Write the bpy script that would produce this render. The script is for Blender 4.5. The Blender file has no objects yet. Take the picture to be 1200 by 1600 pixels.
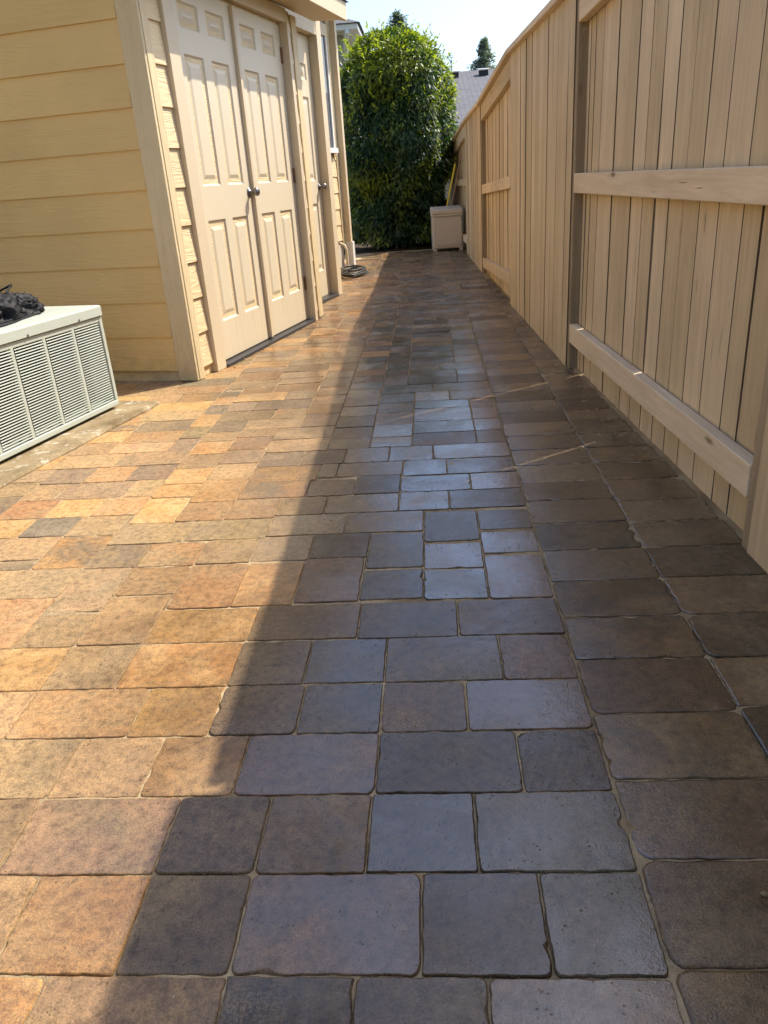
import bpy, bmesh, math, random
import numpy as np
from mathutils import Vector, Matrix, noise
random.seed(7)
rad = math.radians
SC = bpy.context.scene
COL = SC.collection

# ------------------------------------------------------------------ camera
PITCH, ROLL, YAW, FPX = rad(23.384), rad(-4.087), rad(-4.508), 1193.94
CAMH = 1.0
f0 = Vector((math.sin(YAW), math.cos(YAW), 0)); r0 = Vector((math.cos(YAW), -math.sin(YAW), 0)); u0 = Vector((0, 0, 1))
fwd = math.cos(PITCH) * f0 - math.sin(PITCH) * u0
up = math.sin(PITCH) * f0 + math.cos(PITCH) * u0
cr = math.cos(ROLL) * r0 + math.sin(ROLL) * up
cu = -math.sin(ROLL) * r0 + math.cos(ROLL) * up
cam_d = bpy.data.cameras.new('camera'); cam = bpy.data.objects.new('camera', cam_d); COL.objects.link(cam)
M = Matrix((cr, cu, -fwd)).transposed().to_4x4(); M.translation = (0, 0, CAMH)
cam.matrix_world = M
cam_d.sensor_fit = 'VERTICAL'; cam_d.sensor_height = 36; cam_d.lens = FPX / 1600 * 36
cam_d.clip_start = 0.05; cam_d.clip_end = 2000
SC.camera = cam

# ------------------------------------------------------------------ light
SUN_AZ, SUN_EL = rad(55.5), rad(51)
w = bpy.data.worlds.new('World'); SC.world = w; w.use_nodes = True
wn = w.node_tree; wn.nodes.clear()
sky = wn.nodes.new('ShaderNodeTexSky'); sky.sky_type = 'NISHITA'; sky.sun_disc = False
sky.sun_elevation = SUN_EL; sky.sun_rotation = SUN_AZ
sky.air_density = 1.0; sky.dust_density = 2.7; sky.ozone_density = 4.0; sky.altitude = 50
bg = wn.nodes.new('ShaderNodeBackground'); bg.inputs[1].default_value = 0.12
wo = wn.nodes.new('ShaderNodeOutputWorld')
wn.links.new(sky.outputs[0], bg.inputs[0]); wn.links.new(bg.outputs[0], wo.inputs[0])
sd = bpy.data.lights.new('sun', 'SUN'); sd.energy = 2.8; sd.angle = rad(0.53); sd.color = (1.0, 0.93, 0.82)
so = bpy.data.objects.new('sun', sd); COL.objects.link(so)
sdir = Vector((math.sin(SUN_AZ) * math.cos(SUN_EL), math.cos(SUN_AZ) * math.cos(SUN_EL), math.sin(SUN_EL)))
so.rotation_euler = sdir.to_track_quat('Z', 'Y').to_euler(); so.location = (3, 3, 8)
SC.view_settings.view_transform = 'Standard'; SC.view_settings.look = 'None'
SC.view_settings.exposure = 1.34; SC.view_settings.gamma = 1.0; SC.view_settings.use_curve_mapping = False
SC.render.engine = 'CYCLES'
SC.cycles.max_bounces = 5; SC.cycles.diffuse_bounces = 3; SC.cycles.glossy_bounces = 2; SC.cycles.transmission_bounces = 3
SC.cycles.caustics_reflective = False; SC.cycles.caustics_refractive = False
SC.cycles.use_denoising = True; SC.cycles.use_adaptive_sampling = True; SC.cycles.adaptive_threshold = .02

# ------------------------------------------------------------------ pixel helpers (photo 1200x1600 -> ground)
def ray(px, py): return cr * ((px - 600) / FPX) + cu * (-(py - 800) / FPX) + fwd
def G(px, py, z=0.0):
    d = ray(px, py); t = (z - CAMH) / d.z; return d.x * t, d.y * t
def proj(X, Y, Z):
    v = Vector((X, Y, Z - CAMH)); dz = v.dot(fwd)
    return 600 + FPX * v.dot(cr) / dz, 800 - FPX * v.dot(cu) / dz, dz

# ------------------------------------------------------------------ node helpers
class NT:
    def __init__(s, name):
        s.m = bpy.data.materials.new(name); s.m.use_nodes = True; s.t = s.m.node_tree; s.t.nodes.clear()
        s.out = s.t.nodes.new('ShaderNodeOutputMaterial')
    def n(s, typ, **kw):
        nd = s.t.nodes.new('ShaderNode' + typ)
        for k, v in kw.items():
            if k.startswith('i_'):
                key = k[2:]; key = int(key) if key.isdigit() else key.replace('_', ' ')
                s.set(nd.inputs[key], v)
            else: setattr(nd, k, v)
        return nd
    def set(s, inp, v):
        if hasattr(v, 'is_output') or isinstance(v, bpy.types.NodeSocket): s.t.links.new(v, inp)
        else:
            try: inp.default_value = v
            except Exception: inp.default_value = (*v, 1)
    def pos(s): return s.n('NewGeometry').outputs['Position']
    def rnd(s): return s.n('ObjectInfo').outputs['Random']
    def mapping(s, vec, scale=(1, 1, 1), loc=(0, 0, 0), rot=(0, 0, 0)):
        return s.n('Mapping', i_Vector=vec, i_Scale=scale, i_Location=loc, i_Rotation=rot).outputs[0]
    def noise(s, vec, scale, detail=4, rough=.55, dist=0):
        return s.n('TexNoise', i_Vector=vec, i_Scale=scale, i_Detail=detail, i_Roughness=rough, i_Distortion=dist).outputs[0]
    def vor(s, vec, scale, feature='F1', rand=1.0):
        return s.n('TexVoronoi', feature=feature, i_Vector=vec, i_Scale=scale, i_Randomness=rand).outputs['Distance']
    def ramp(s, fac, stops, interp='LINEAR'):
        r = s.n('ValToRGB', i_0=fac); r.color_ramp.interpolation = interp
        e = r.color_ramp.elements
        while len(e) < len(stops): e.new(0.5)
        for q, (p, c) in zip(e, stops):
            q.position = p; q.color = (c, c, c, 1) if isinstance(c, (int, float)) else (*c, 1)
        return r.outputs[0]
    def mix(s, fac, a, b, blend='MIX'):
        nd = s.n('Mix', data_type='RGBA', blend_type=blend)
        s.set(nd.inputs[0], fac); s.set(nd.inputs[6], a if not isinstance(a, tuple) else (*a[:3], 1)); s.set(nd.inputs[7], b if not isinstance(b, tuple) else (*b[:3], 1))
        return nd.outputs[2]
    def math(s, op, a, b=0.0, clamp=False):
        nd = s.n('Math', operation=op, use_clamp=clamp); s.set(nd.inputs[0], a); s.set(nd.inputs[1], b); return nd.outputs[0]
    def mrange(s, v, a, b, c=0.0, d=1.0, smooth=True):
        nd = s.n('MapRange', interpolation_type='SMOOTHSTEP' if smooth else 'LINEAR', i_0=v, i_1=a, i_2=b, i_3=c, i_4=d); return nd.outputs[0]
    def bump(s, h, strength=.3, dist=.01, nrm=None):
        b = s.n('Bump', i_Strength=strength, i_Distance=dist, i_Height=h)
        if nrm is not None: s.set(b.inputs['Normal'], nrm)
        return b.outputs[0]
    def bsdf(s, col, rough=.6, nrm=None, spec=.5, metal=0.0, **kw):
        b = s.n('BsdfPrincipled'); s.set(b.inputs['Base Color'], col); s.set(b.inputs['Roughness'], rough)
        s.set(b.inputs['Metallic'], metal); s.set(b.inputs['Specular IOR Level'], spec)
        if nrm is not None: s.set(b.inputs['Normal'], nrm)
        for k, v in kw.items(): s.set(b.inputs[k.replace('_', ' ')], v)
        s.t.links.new(b.outputs[0], s.out.inputs[0]); return b

def sxyz(N, vec):
    q = N.n('SeparateXYZ', i_0=vec); return q.outputs

# ------------------------------------------------------------------ materials
def mat_paver():
    N = NT('tumbled_paver'); P = N.pos()
    a1 = N.n('Attribute', attribute_name='tone').outputs['Color']; a2 = N.n('Attribute', attribute_name='tone2').outputs['Color']
    sd = N.n('Attribute', attribute_name='seed').outputs['Vector']
    Q = N.n('VectorMath', operation='ADD', i_0=P, i_1=sd).outputs[0]
    blot = N.ramp(N.noise(Q, 8, 4, .65, .6), [(.38, 0), (.62, 1)])
    col = N.mix(blot, a1, a2)
    mott = N.noise(Q, 55, 4, .7)
    col = N.mix(1.0, col, N.ramp(mott, [(.28, (.50, .48, .46)), (.5, (1, 1, 1)), (.74, (1.42, 1.36, 1.25))]), 'MULTIPLY')
    spk = N.noise(P, 300, 2, .7)
    col = N.mix(1.0, col, N.ramp(spk, [(.32, (.70, .69, .68)), (.50, (1, 1, 1)), (.72, (1.34, 1.30, 1.22))]), 'MULTIPLY')
    low = N.noise(P, 5.5, 3, .6)
    sand = N.math('MULTIPLY', N.ramp(low, [(.50, 0), (.70, 1)]), N.ramp(spk, [(.50, 0), (.58, 1)]))
    col = N.mix(N.math('MULTIPLY', sand, .5), col, (.44, .34, .20))
    # wetness: hosed strip, drying towards the sunny left
    X, Y, Z = sxyz(N, P)
    edge = N.math('ADD', X, N.math('MULTIPLY', N.math('SUBTRACT', N.noise(P, 2.2, 2, .6), .5), .9))
    edge = N.math('ADD', edge, N.mrange(Y, 2.2, 4.5, 0, .45))
    wet = N.mrange(edge, -1.15, -.2)
    patch = N.ramp(N.noise(Q, 4.5, 3, .6, .4), [(.34, .55), (.56, 1)])
    wet = N.math('MULTIPLY', wet, patch)
    col = N.mix(wet, col, N.mix(1.0, col, (.40, .36, .33), 'MULTIPLY'))
    pits = N.ramp(N.vor(P, 95), [(.06, 0), (.24, 1)])
    pmask = N.ramp(N.noise(P, 22, 3, .6), [(.50, 0), (.62, 1)])
    pit = N.math('MULTIPLY', N.math('SUBTRACT', 1.0, pits), pmask)
    col = N.mix(N.math('MULTIPLY', pit, .55), col, N.mix(1.0, col, (.35, .34, .33), 'MULTIPLY'))
    hgt = N.math('SUBTRACT', N.math('MULTIPLY', mott, .9), N.math('MULTIPLY', pit, .8))
    hgt = N.math('ADD', hgt, N.math('MULTIPLY', spk, .34))
    rb = N.mrange(X, .27, .33)
    hgt = N.math('ADD', hgt, N.math('MULTIPLY', rb, N.math('MULTIPLY', N.noise(P, 150, 2, .6), 1.1)))
    nrm = N.bump(hgt, .50, .004)
    fh = N.math('SUBTRACT', N.math('MULTIPLY', N.noise(P, 38, 2, .6), .8), N.math('MULTIPLY', pit, .9))
    fh = N.math('ADD', fh, N.math('MULTIPLY', N.math('ADD', N.math('MULTIPLY', rb, .8), .40), spk))
    film = N.bump(fh, .16, .004)
    pool = N.ramp(N.noise(Q, 7, 3, .6, .5), [(.46, 0), (.64, 1)])
    own = N.n('TexWhiteNoise', noise_dimensions='3D', i_Vector=sd).outputs['Value']
    cover = N.math('MULTIPLY', wet, N.math('MULTIPLY', N.ramp(own, [(.15, .34), (.55, 1)]), N.mrange(Y, 1.0, 2.3, .58, 1.0)))
    cover = N.math('MULTIPLY', cover, N.math('SUBTRACT', 1.0, N.math('MULTIPLY', pit, .7)))
    cover = N.math('MULTIPLY', cover, N.mrange(sxyz(N, N.n('NewGeometry').outputs['True Normal'])[2], .93, .995))
    rough = N.mrange(wet, 0, 1, .85, .6, False)
    crough = N.math('SUBTRACT', N.math('ADD', N.mrange(Y, 3.0, 8.0, .16, .32), N.math('MULTIPLY', N.math('SUBTRACT', low, .5), .30)), N.math('MULTIPLY', pool, .10), True)
    b = N.bsdf(col, rough, nrm, N.mrange(wet, 0, 1, .35, .12, False))
    N.set(b.inputs['Coat Weight'], cover); N.set(b.inputs['Coat Roughness'], crough); b.inputs['Coat IOR'].default_value = 2.4; N.set(b.inputs['Coat Normal'], film)
    return N.m

def mat_sand():
    N = NT('joint_sand'); P = N.pos()
    c = N.mix(N.noise(P, 90, 5, .7), (.30, .21, .11), (.66, .51, .30))
    c = N.mix(1.0, c, N.ramp(N.noise(P, 5, 3), [(.35, (.55, .5, .45)), (.65, (1.1, 1.1, 1.1))]), 'MULTIPLY')
    c = N.mix(N.ramp(N.vor(P, 320), [(.1, 1), (.3, 0)]), c, (.60, .50, .34))
    N.bsdf(c, .95, N.bump(N.noise(P, 330, 4, .7), .9, .004), .2); return N.m

def mat_wood(name, base, dark, axis, wear=(.62, .53, .40), grain=1.0, rough=.72):
    """painted timber; axis = direction of the grain in object space"""
    N = NT(name); tc = N.n('TexCoord').outputs['Object']; rnd = N.rnd()
    off = N.n('CombineXYZ', i_0=N.math('MULTIPLY', rnd, 37.0), i_1=N.math('MULTIPLY', rnd, 91.0), i_2=N.math('MULTIPLY', rnd, 53.0)).outputs[0]
    V = N.n('VectorMath', operation='ADD', i_0=tc, i_1=off).outputs[0]
    st = [9.0, 9.0, 9.0]; st[axis] = .55; fine = [26.0, 26.0, 26.0]; fine[axis] = 1.5
    g1 = N.noise(N.mapping(V, st), 3.0, 5, .6, 1.2); g2 = N.noise(N.mapping(V, fine), 3.0, 4, .65, .3)
    tone = N.math('ADD', N.math('MULTIPLY', g1, .55), N.math('MULTIPLY', N.noise(V, 1.6, 3, .6), .45))
    c = N.mix(N.ramp(tone, [(.34, 0), (.66, 1)]), dark, base)
    c = N.mix(1.0, c, N.n('CombineColor', i_0=N.mrange(rnd, 0, 1, .84, 1.08, False), i_1=N.mrange(rnd, 0, 1, .82, 1.07, False), i_2=N.mrange(rnd, 0, 1, .76, 1.10, False)).outputs[0], 'MULTIPLY')
    # knots and cracks
    kv = [5.5, 5.5, 5.5]; kv[axis] = 1.6
    kn = N.vor(N.mapping(V, kv), 1.0)
    knot = N.math('MULTIPLY', N.ramp(kn, [(.025, 1), (.075, 0)]), .8 * grain)
    crack = N.math('MULTIPLY', N.ramp(g2, [(.30, 1), (.38, 0)]), N.ramp(N.noise(V, 3, 2), [(.44, 0), (.60, .85)]))
    c = N.mix(knot, c, (.16, .10, .055)); c = N.mix(N.math('MULTIPLY', crack, grain), c, (.20, .13, .075))
    ws = N.math('MULTIPLY', N.ramp(N.noise(V, 26, 4, .7), [(.62, 0), (.70, 1)]), N.ramp(N.noise(V, 2.3, 2), [(.52, 0), (.66, 1)]))
    c = N.mix(N.math('MULTIPLY', ws, .6), c, wear)
    h = N.math('ADD', N.math('MULTIPLY', g2, .8), N.math('MULTIPLY', g1, .5)); h = N.math('SUBTRACT', h, N.math('MULTIPLY', N.math('ADD', knot, crack), .8))
    N.bsdf(c, rough, N.bump(h, .5 * grain, .004), .3); return N.m

def mat_siding(name, base, axis, rel=1.0):
    """fibre cement with pressed cedar figure"""
    N = NT(name); tc = N.n('TexCoord').outputs['Object']; rnd = N.rnd()
    off = N.n('CombineXYZ', i_0=N.math('MULTIPLY', rnd, 37.0), i_1=N.math('MULTIPLY', rnd, 91.0), i_2=N.math('MULTIPLY', rnd, 53.0)).outputs[0]
    V = N.n('VectorMath', operation='ADD', i_0=tc, i_1=off).outputs[0]
    st = [1.0, 1.0, 1.0]; st[axis] = .12
    n1 = N.noise(N.mapping(V, st), 6, 3, .5, .4)
    rings = N.math('SINE', N.math('MULTIPLY', n1, 120.0))
    st2 = [70.0, 70.0, 70.0]; st2[axis] = 3.0
    fine = N.noise(N.mapping(V, st2), 2.0, 3, .6)
    h = N.math('ADD', N.math('MULTIPLY', rings, .35), N.math('MULTIPLY', fine, .8))
    c = N.mix(N.ramp(N.noise(V, 1.4, 4, .6), [(.3, 0), (.7, 1)]), tuple(.90 * v for v in base), tuple(min(1, 1.06 * v) for v in base))
    drt = N.ramp(N.noise(V, 38, 3, .7), [(.70, 0), (.78, 1)])
    c = N.mix(N.math('MULTIPLY', drt, .25), c, (.22, .17, .10))
    Z = sxyz(N, N.pos())[2]
    splash = N.math('MULTIPLY', N.mrange(Z, .35, .0), N.ramp(N.noise(V, 14, 4, .65), [(.4, 0), (.7, .45)]))
    c = N.mix(splash, c, (.30, .22, .13))
    N.bsdf(c, .62, N.bump(h, .6 * rel, .003), .35); return N.m

def mat_paint(name, base, rough=.5, var=.06, dirt=.2, scale=3.0, bump=.0, metal=0.0, spec=.4):
    N = NT(name); V = N.n('TexCoord').outputs['Object']
    c = N.mix(N.noise(V, scale, 5, .6), tuple(v * (1 - var) for v in base), tuple(min(1, v * (1 + var)) for v in base))
    d = N.ramp(N.noise(V, scale * 7, 5, .7), [(.58, 0), (.75, 1)])
    c = N.mix(N.math('MULTIPLY', d, dirt), c, tuple(v * .45 for v in base))
    nrm = N.bump(N.noise(V, 90, 3, .6), bump, .002) if bump else None
    N.bsdf(c, N.math('ADD', rough, N.math('MULTIPLY', N.math('SUBTRACT', N.noise(V, 12, 3), .5), .2)), nrm, spec, metal); return N.m

def mat_door():
    N = NT('door_paint'); V = N.n('TexCoord').outputs['Object']
    base = (.63, .535, .375)
    c = N.mix(N.noise(V, 2, 4, .6), tuple(v * .95 for v in base), tuple(v * 1.04 for v in base))
    Z = sxyz(N, N.pos())[2]
    run = N.noise(N.mapping(V, (1, 34, 1.2)), 1.0, 4, .6)
    st = N.math('MULTIPLY', N.mrange(Z, .55, .05), N.ramp(run, [(.45, 0), (.7, .5)]))
    c = N.mix(st, c, (.48, .36, .20))
    N.bsdf(c, .45, N.bump(N.noise(N.mapping(V, (60, 60, 2)), 2, 3), .12, .001), .4); return N.m

def mat_concrete():
    N = NT('concrete'); P = N.pos()
    c = N.mix(N.ramp(N.noise(P, 5, 6, .65), [(.3, 0), (.7, 1)]), (.15, .105, .05), (.38, .295, .17))
    c = N.mix(1.0, c, N.ramp(N.noise(P, 60, 5, .7), [(.3, (.75, .73, .7)), (.7, (1.15, 1.13, 1.1))]), 'MULTIPLY')
    c = N.mix(N.ramp(N.noise(P, 14, 4, .7), [(.55, 0), (.66, .7)]), c, (.62, .57, .46))
    N.bsdf(c, .85, N.bump(N.noise(P, 120, 5, .7), .4, .004), .25); return N.m

def mat_soil(name, a, b, sc=6):
    N = NT(name); P = N.pos()
    c = N.mix(N.noise(P, sc, 6, .7), a, b)
    c = N.mix(1.0, c, N.ramp(N.noise(P, sc * 14, 4, .7), [(.3, (.55, .55, .55)), (.7, (1.35, 1.35, 1.3))]), 'MULTIPLY')
    N.bsdf(c, .95, N.bump(N.noise(P, 60, 5, .7), .8, .02), .15); return N.m

def mat_leaf(name, young, old, trans=.45):
    N = NT(name)
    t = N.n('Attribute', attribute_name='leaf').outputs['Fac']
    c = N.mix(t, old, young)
    b = N.n('BsdfPrincipled'); N.set(b.inputs['Base Color'], c); b.inputs['Roughness'].default_value = .38; b.inputs['Specular IOR Level'].default_value = .45
    tr = N.n('BsdfTranslucent'); N.set(tr.inputs[0], N.mix(1.0, c, (1.5, 1.7, .55), 'MULTIPLY'))
    mx = N.n('MixShader'); mx.inputs[0].default_value = trans
    N.t.links.new(b.outputs[0], mx.inputs[1]); N.t.links.new(tr.outputs[0], mx.inputs[2]); N.t.links.new(mx.outputs[0], N.out.inputs[0])
    return N.m

def mat_shingle():
    N = NT('grey_shingle'); V = N.n('TexCoord').outputs['Object']
    br = N.n('TexBrick', i_Vector=N.mapping(V, (1, 1, 1)), i_Color1=(.115, .112, .118, 1), i_Color2=(.155, .15, .155, 1), i_Mortar=(.06, .06, .065, 1), i_Scale=1.0, i_Mortar_Size=.012, i_Brick_Width=.32, i_Row_Height=.16)
    c = N.mix(1.0, br.outputs[0], N.ramp(N.noise(V, 9, 5, .7), [(.3, (.8, .8, .82)), (.7, (1.15, 1.15, 1.15))]), 'MULTIPLY')
    N.bsdf(c, .85, N.bump(N.noise(V, 60, 4), .4, .01), .3); return N.m

def mat_glass():
    N = NT('window_glass'); V = N.n('TexCoord').outputs['Object']
    N.bsdf(N.mix(N.noise(V, 2), (.05, .055, .06), (.10, .11, .115)), .04, None, .8); return N.m

def mat_cloth():
    N = NT('black_cloth'); V = N.n('TexCoord').outputs['Object']
    c = N.mix(N.noise(V, 22, 4, .6), (.005, .005, .006), (.015, .014, .015))
    N.bsdf(c, .6, N.bump(N.noise(V, 60, 4, .6), .5, .004), .25); return N.m

FENCE_C, FENCE_D = (.74, .575, .365), (.53, .395, .24)
MT = dict(
    paver=mat_paver(), sand=mat_sand(),
    board=mat_wood('fence_paint_upright', FENCE_C, FENCE_D, 2), rail=mat_wood('fence_paint_rail', (.76, .60, .39), (.56, .42, .26), 1, grain=1.1),
    post=mat_wood('fence_post_paint', (.40, .30, .185), (.27, .20, .12), 2),
    siding_y=mat_siding('siding_paint_sunlit', (.70, .54, .31), 1), siding_x=mat_siding('siding_paint_shaded', (.70, .475, .19), 0, .7),  # one paint: paler copy for the sunlit side, deeper copy for the shaded front
    trim=mat_siding('trim_paint', (.67, .525, .30), 2, 1.2), casing=mat_paint('casing_paint', (.60, .485, .32), .55, .06, .15, 3, .15),
    dark_edge=mat_paint('dark_board_edge', (.13, .085, .05), .9, .2, .3, 9), door=mat_door(), concrete=mat_concrete(), metal_grey=mat_paint('dull_steel', (.22, .21, .20), .4, .1, .3, 6, 0, .8),
    dark=mat_paint('dark_gap', (.03, .03, .03), .7), threshold=mat_paint('threshold_metal', (.06, .06, .065), .4, .2, .3, 5, 0, .6),
    brass=mat_paint('rusty_hinge', (.25, .13, .07), .5, .2, .3, 9, 0, .5),
    ac=mat_paint('ac_paint', (.45, .48, .40), .42, .03, .12, 4), coil=mat_paint('coil_black', (.012, .012, .012), .6),
    cloth=mat_cloth(), soil=mat_soil('soil', (.06, .042, .028), (.13, .095, .06)), ground=mat_soil('dry_grass', (.10, .105, .045), (.22, .19, .09), 2),
    leaf=mat_leaf('shrub_leaf', (.42, .45, .03), (.030, .068, .018), .38), needle=mat_leaf('hazy_conifer_leaf', (.21, .25, .20), (.14, .175, .15), .25),  # conifer colours paled and greyed to stand in for distance haze
    bark=mat_soil('bark', (.07, .05, .035), (.16, .12, .085), 20), shingle=mat_shingle(), glass=mat_glass(),
    white=mat_paint('white_trim', (.70, .68, .62), .5, .05, .2), bin=mat_paint('bin_plastic', (.60, .50, .39), .5, .05, .45, 3, .1),
    yellow=mat_paint('yellow_handle', (.72, .52, .02), .4, .05, .1), pole=mat_paint('wood_handle', (.34, .22, .12), .6, .15, .2),
    hose=mat_paint('hose_rubber', (.045, .045, .04), .45, .2, .1), greywall=mat_paint('grey_wall', (.30, .30, .29), .7, .05, .2),
    found=mat_paint('foundation', (.52, .47, .38), .8, .08, .4, 6, .4), roofdark=mat_paint('roof_edge', (.06, .055, .055), .9, .2, .2, 30, .3),
    backlumber=mat_paint('weathered', (.26, .21, .14), .8, .2, .3, 8),
)

# ------------------------------------------------------------------ mesh helpers
def link(o, parent=None):
    COL.objects.link(o)
    if parent is not None: o.parent = parent
    return o
def tag(o, label=None, cat=None, group=None, kind=None):
    if label: o['label'] = label
    if cat: o['category'] = cat
    if group: o['group'] = group
    if kind: o['kind'] = kind
    return o
def empty(name, loc=(0, 0, 0), rz=0):
    o = bpy.data.objects.new(name, None); o.location = loc; o.rotation_euler = (0, 0, rz); o.empty_display_size = .1
    return link(o)
class MB:
    def __init__(s): s.v = []; s.f = []; s.sm = []
    def poly(s, vs, fs, smooth=False):
        o = len(s.v); s.v += [tuple(v) for v in vs]; s.f += [tuple(i + o for i in f) for f in fs]; s.sm += [smooth] * len(fs); return s
    def box(s, x0, x1, y0, y1, z0, z1):
        if x0 > x1: x0, x1 = x1, x0
        if y0 > y1: y0, y1 = y1, y0
        return s.poly([(x0, y0, z0), (x1, y0, z0), (x1, y1, z0), (x0, y1, z0), (x0, y0, z1), (x1, y0, z1), (x1, y1, z1), (x0, y1, z1)],
                      [(0, 3, 2, 1), (4, 5, 6, 7), (0, 1, 5, 4), (1, 2, 6, 5), (2, 3, 7, 6), (3, 0, 4, 7)])
    def prism(s, prof, axis, a, b):
        """profile in the two other axes, extruded along axis from a to b"""
        n = len(prof); vs = []
        for t in (a, b):
            for p in prof:
                q = list(p); q.insert(axis, t); vs.append(q)
        fs = [tuple(range(n))[::-1], tuple(range(n, 2 * n))] + [(i, (i + 1) % n, n + (i + 1) % n, n + i) for i in range(n)]
        return s.poly(vs, fs)
    def tube(s, pts, r, n=8, cap=True):
        pts = [Vector(p) for p in pts]; rs = r if isinstance(r, (list, tuple)) else [r] * len(pts)
        rings = []
        for i, p in enumerate(pts):
            d = (pts[min(i + 1, len(pts) - 1)] - pts[max(i - 1, 0)]).normalized()
            a = d.orthogonal().normalized() if i == 0 else (a - d * a.dot(d)).normalized()
            bb = d.cross(a); rings.append([p + (a * math.cos(2 * math.pi * k / n) + bb * math.sin(2 * math.pi * k / n)) * rs[i] for k in range(n)])
        vs = [v for rg in rings for v in rg]; fs = []
        for i in range(len(pts) - 1):
            for k in range(n): fs.append((i * n + k, i * n + (k + 1) % n, (i + 1) * n + (k + 1) % n, (i + 1) * n + k))
        s.poly(vs, fs, True)
        if cap: s.poly(rings[0], [tuple(range(n))[::-1]]); s.poly(rings[-1], [tuple(range(n))])
        return s
    def mesh(s, name, mat):
        me = bpy.data.meshes.new(name); me.from_pydata(s.v, [], s.f); me.materials.append(mat)
        me.polygons.foreach_set('use_smooth', s.sm)
        me.update(); return me
    def build(s, name, mat, parent=None, bevel=0, loc=None):
        me = s.mesh(name, mat)
        if bevel:
            bm = bmesh.new(); bm.from_mesh(me); bmesh.ops.remove_doubles(bm, verts=bm.verts, dist=1e-6); bmesh.ops.recalc_face_normals(bm, faces=bm.faces)
            bmesh.ops.bevel(bm, geom=list(bm.edges), offset=bevel, segments=1, affect='EDGES', profile=.6)
            bm.to_mesh(me); bm.free()
        else:
            bm = bmesh.new(); bm.from_mesh(me); bmesh.ops.recalc_face_normals(bm, faces=bm.faces); bm.to_mesh(me); bm.free()
        o = bpy.data.objects.new(name, me)
        if loc: o.location = loc
        return link(o, parent)

# ------------------------------------------------------------------ geometry constants
HB = rad(12.307)                         # house turned against the path
HC = G(310, 596)                         # front corner of the house
FENCE = [(1.06, -2.7), (.945, -.38), (.832, 1.93), (.722, 4.22), (.651, 6.52), (.575, 8.84), (.520, 11.15), (.44, 13.45), (.30, 15.75), (.05, 18.0)]
FTOP = [1.95, 1.93, 1.88, 1.795, 1.825, 1.68, 1.645, 1.50, 1.33, 1.25]
FBOT = [0, 0, 0, 0, 0, -.02, -.02, -.03, -.04, -.04]
def fence_x(y):
    for (x0, y0), (x1, y1) in zip(FENCE, FENCE[1:]):
        if y <= y1: return x0 + (x1 - x0) * (y - y0) / (y1 - y0)
    return FENCE[-1][0]

# ------------------------------------------------------------------ ground
gm = MB(); gm.poly([(-900, -900, -.075), (900, -900, -.075), (900, 900, -.075), (-900, 900, -.075)], [(0, 1, 2, 3)])
tag(gm.build('ground', MT['ground']), kind='structure')
cp = MB(); cp.box(-2.6, 1.25, -7.0, -.87, -.06, -.004); tag(cp.build('bounce_patio', MT['concrete'], None, .01), kind='structure')  # unseen slab added behind the camera to bounce daylight
# bare soil bed under and beside the hedge shrub
def sheet(x0, x1, y0, y1, step, hfun):
    nx = int((x1 - x0) / step) + 1; ny = int((y1 - y0) / step) + 1
    xs = np.linspace(x0, x1, nx); ys = np.linspace(y0, y1, ny)
    m = MB(); vs = []
    for y in ys:
        for x in xs: vs.append((x, y, hfun(x, y)))
    fs = [(j * nx + i, j * nx + i + 1, (j + 1) * nx + i + 1, (j + 1) * nx + i) for j in range(ny - 1) for i in range(nx - 1)]
    m.poly(vs, fs, True); return m
sb = sheet(-2.6, .62, 12.02, 16.5, .09, lambda x, y: -.02 + .05 * noise.noise((x * 2.3, y * 2.3, 0)) + .03 * noise.noise((x * 9, y * 9, 3)))
tag(sb.build('soil_bed', MT['soil']), kind='structure')

# ------------------------------------------------------------------ paving
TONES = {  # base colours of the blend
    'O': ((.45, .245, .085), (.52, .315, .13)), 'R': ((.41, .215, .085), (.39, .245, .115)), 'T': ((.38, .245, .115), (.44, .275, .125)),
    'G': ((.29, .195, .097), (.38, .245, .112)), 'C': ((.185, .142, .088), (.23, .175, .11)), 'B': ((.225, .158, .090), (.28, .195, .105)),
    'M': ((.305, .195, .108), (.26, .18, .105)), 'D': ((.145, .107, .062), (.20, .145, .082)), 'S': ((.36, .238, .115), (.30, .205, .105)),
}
CELL = .005
FX0, FX1, FY0, FY1 = -2.30, .287, -.83, 12.15
nxc = int(round((FX1 - FX0) / CELL)); nyc = int(round((FY1 - FY0) / CELL))
occ = np.zeros((nyc, nxc), bool); pid = np.full((nyc, nxc), -1, int)
pavers = []       # x0,x1,y0,y1,tone
def place(x0, x1, y0, y1, tone):
    i0 = max(0, int(round((x0 - FX0) / CELL))); i1 = min(nxc, int(round((x1 - FX0) / CELL)))
    j0 = max(0, int(round((y0 - FY0) / CELL))); j1 = min(nyc, int(round((y1 - FY0) / CELL)))
    for _ in range(12):
        if i1 - i0 < 6 or j1 - j0 < 6: return
        if occ[j0:j1, i0].mean() > .25: i0 += 1
        elif occ[j0:j1, i1 - 1].mean() > .25: i1 -= 1
        elif occ[j0, i0:i1].mean() > .25: j0 += 1
        elif occ[j1 - 1, i0:i1].mean() > .25: j1 -= 1
        else: break
    occ[j0:j1, i0:i1] = True; pid[j0:j1, i0:i1] = len(pavers)
    pavers.append((FX0 + i0 * CELL, FX0 + i1 * CELL, FY0 + j0 * CELL, FY0 + j1 * CELL, tone))
rt = random.Random(5)
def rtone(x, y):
    near_sun = x < -.5  # sun and shade put into stone tones: orange on the left, darker right
    return rt.choices('OTSGRMBC', (7, 7, 4, 1.5, 5, 2, 1.5, .4) if near_sun else (1, 2, 3, 3, 1, 4, 4, 4))[0]
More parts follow.
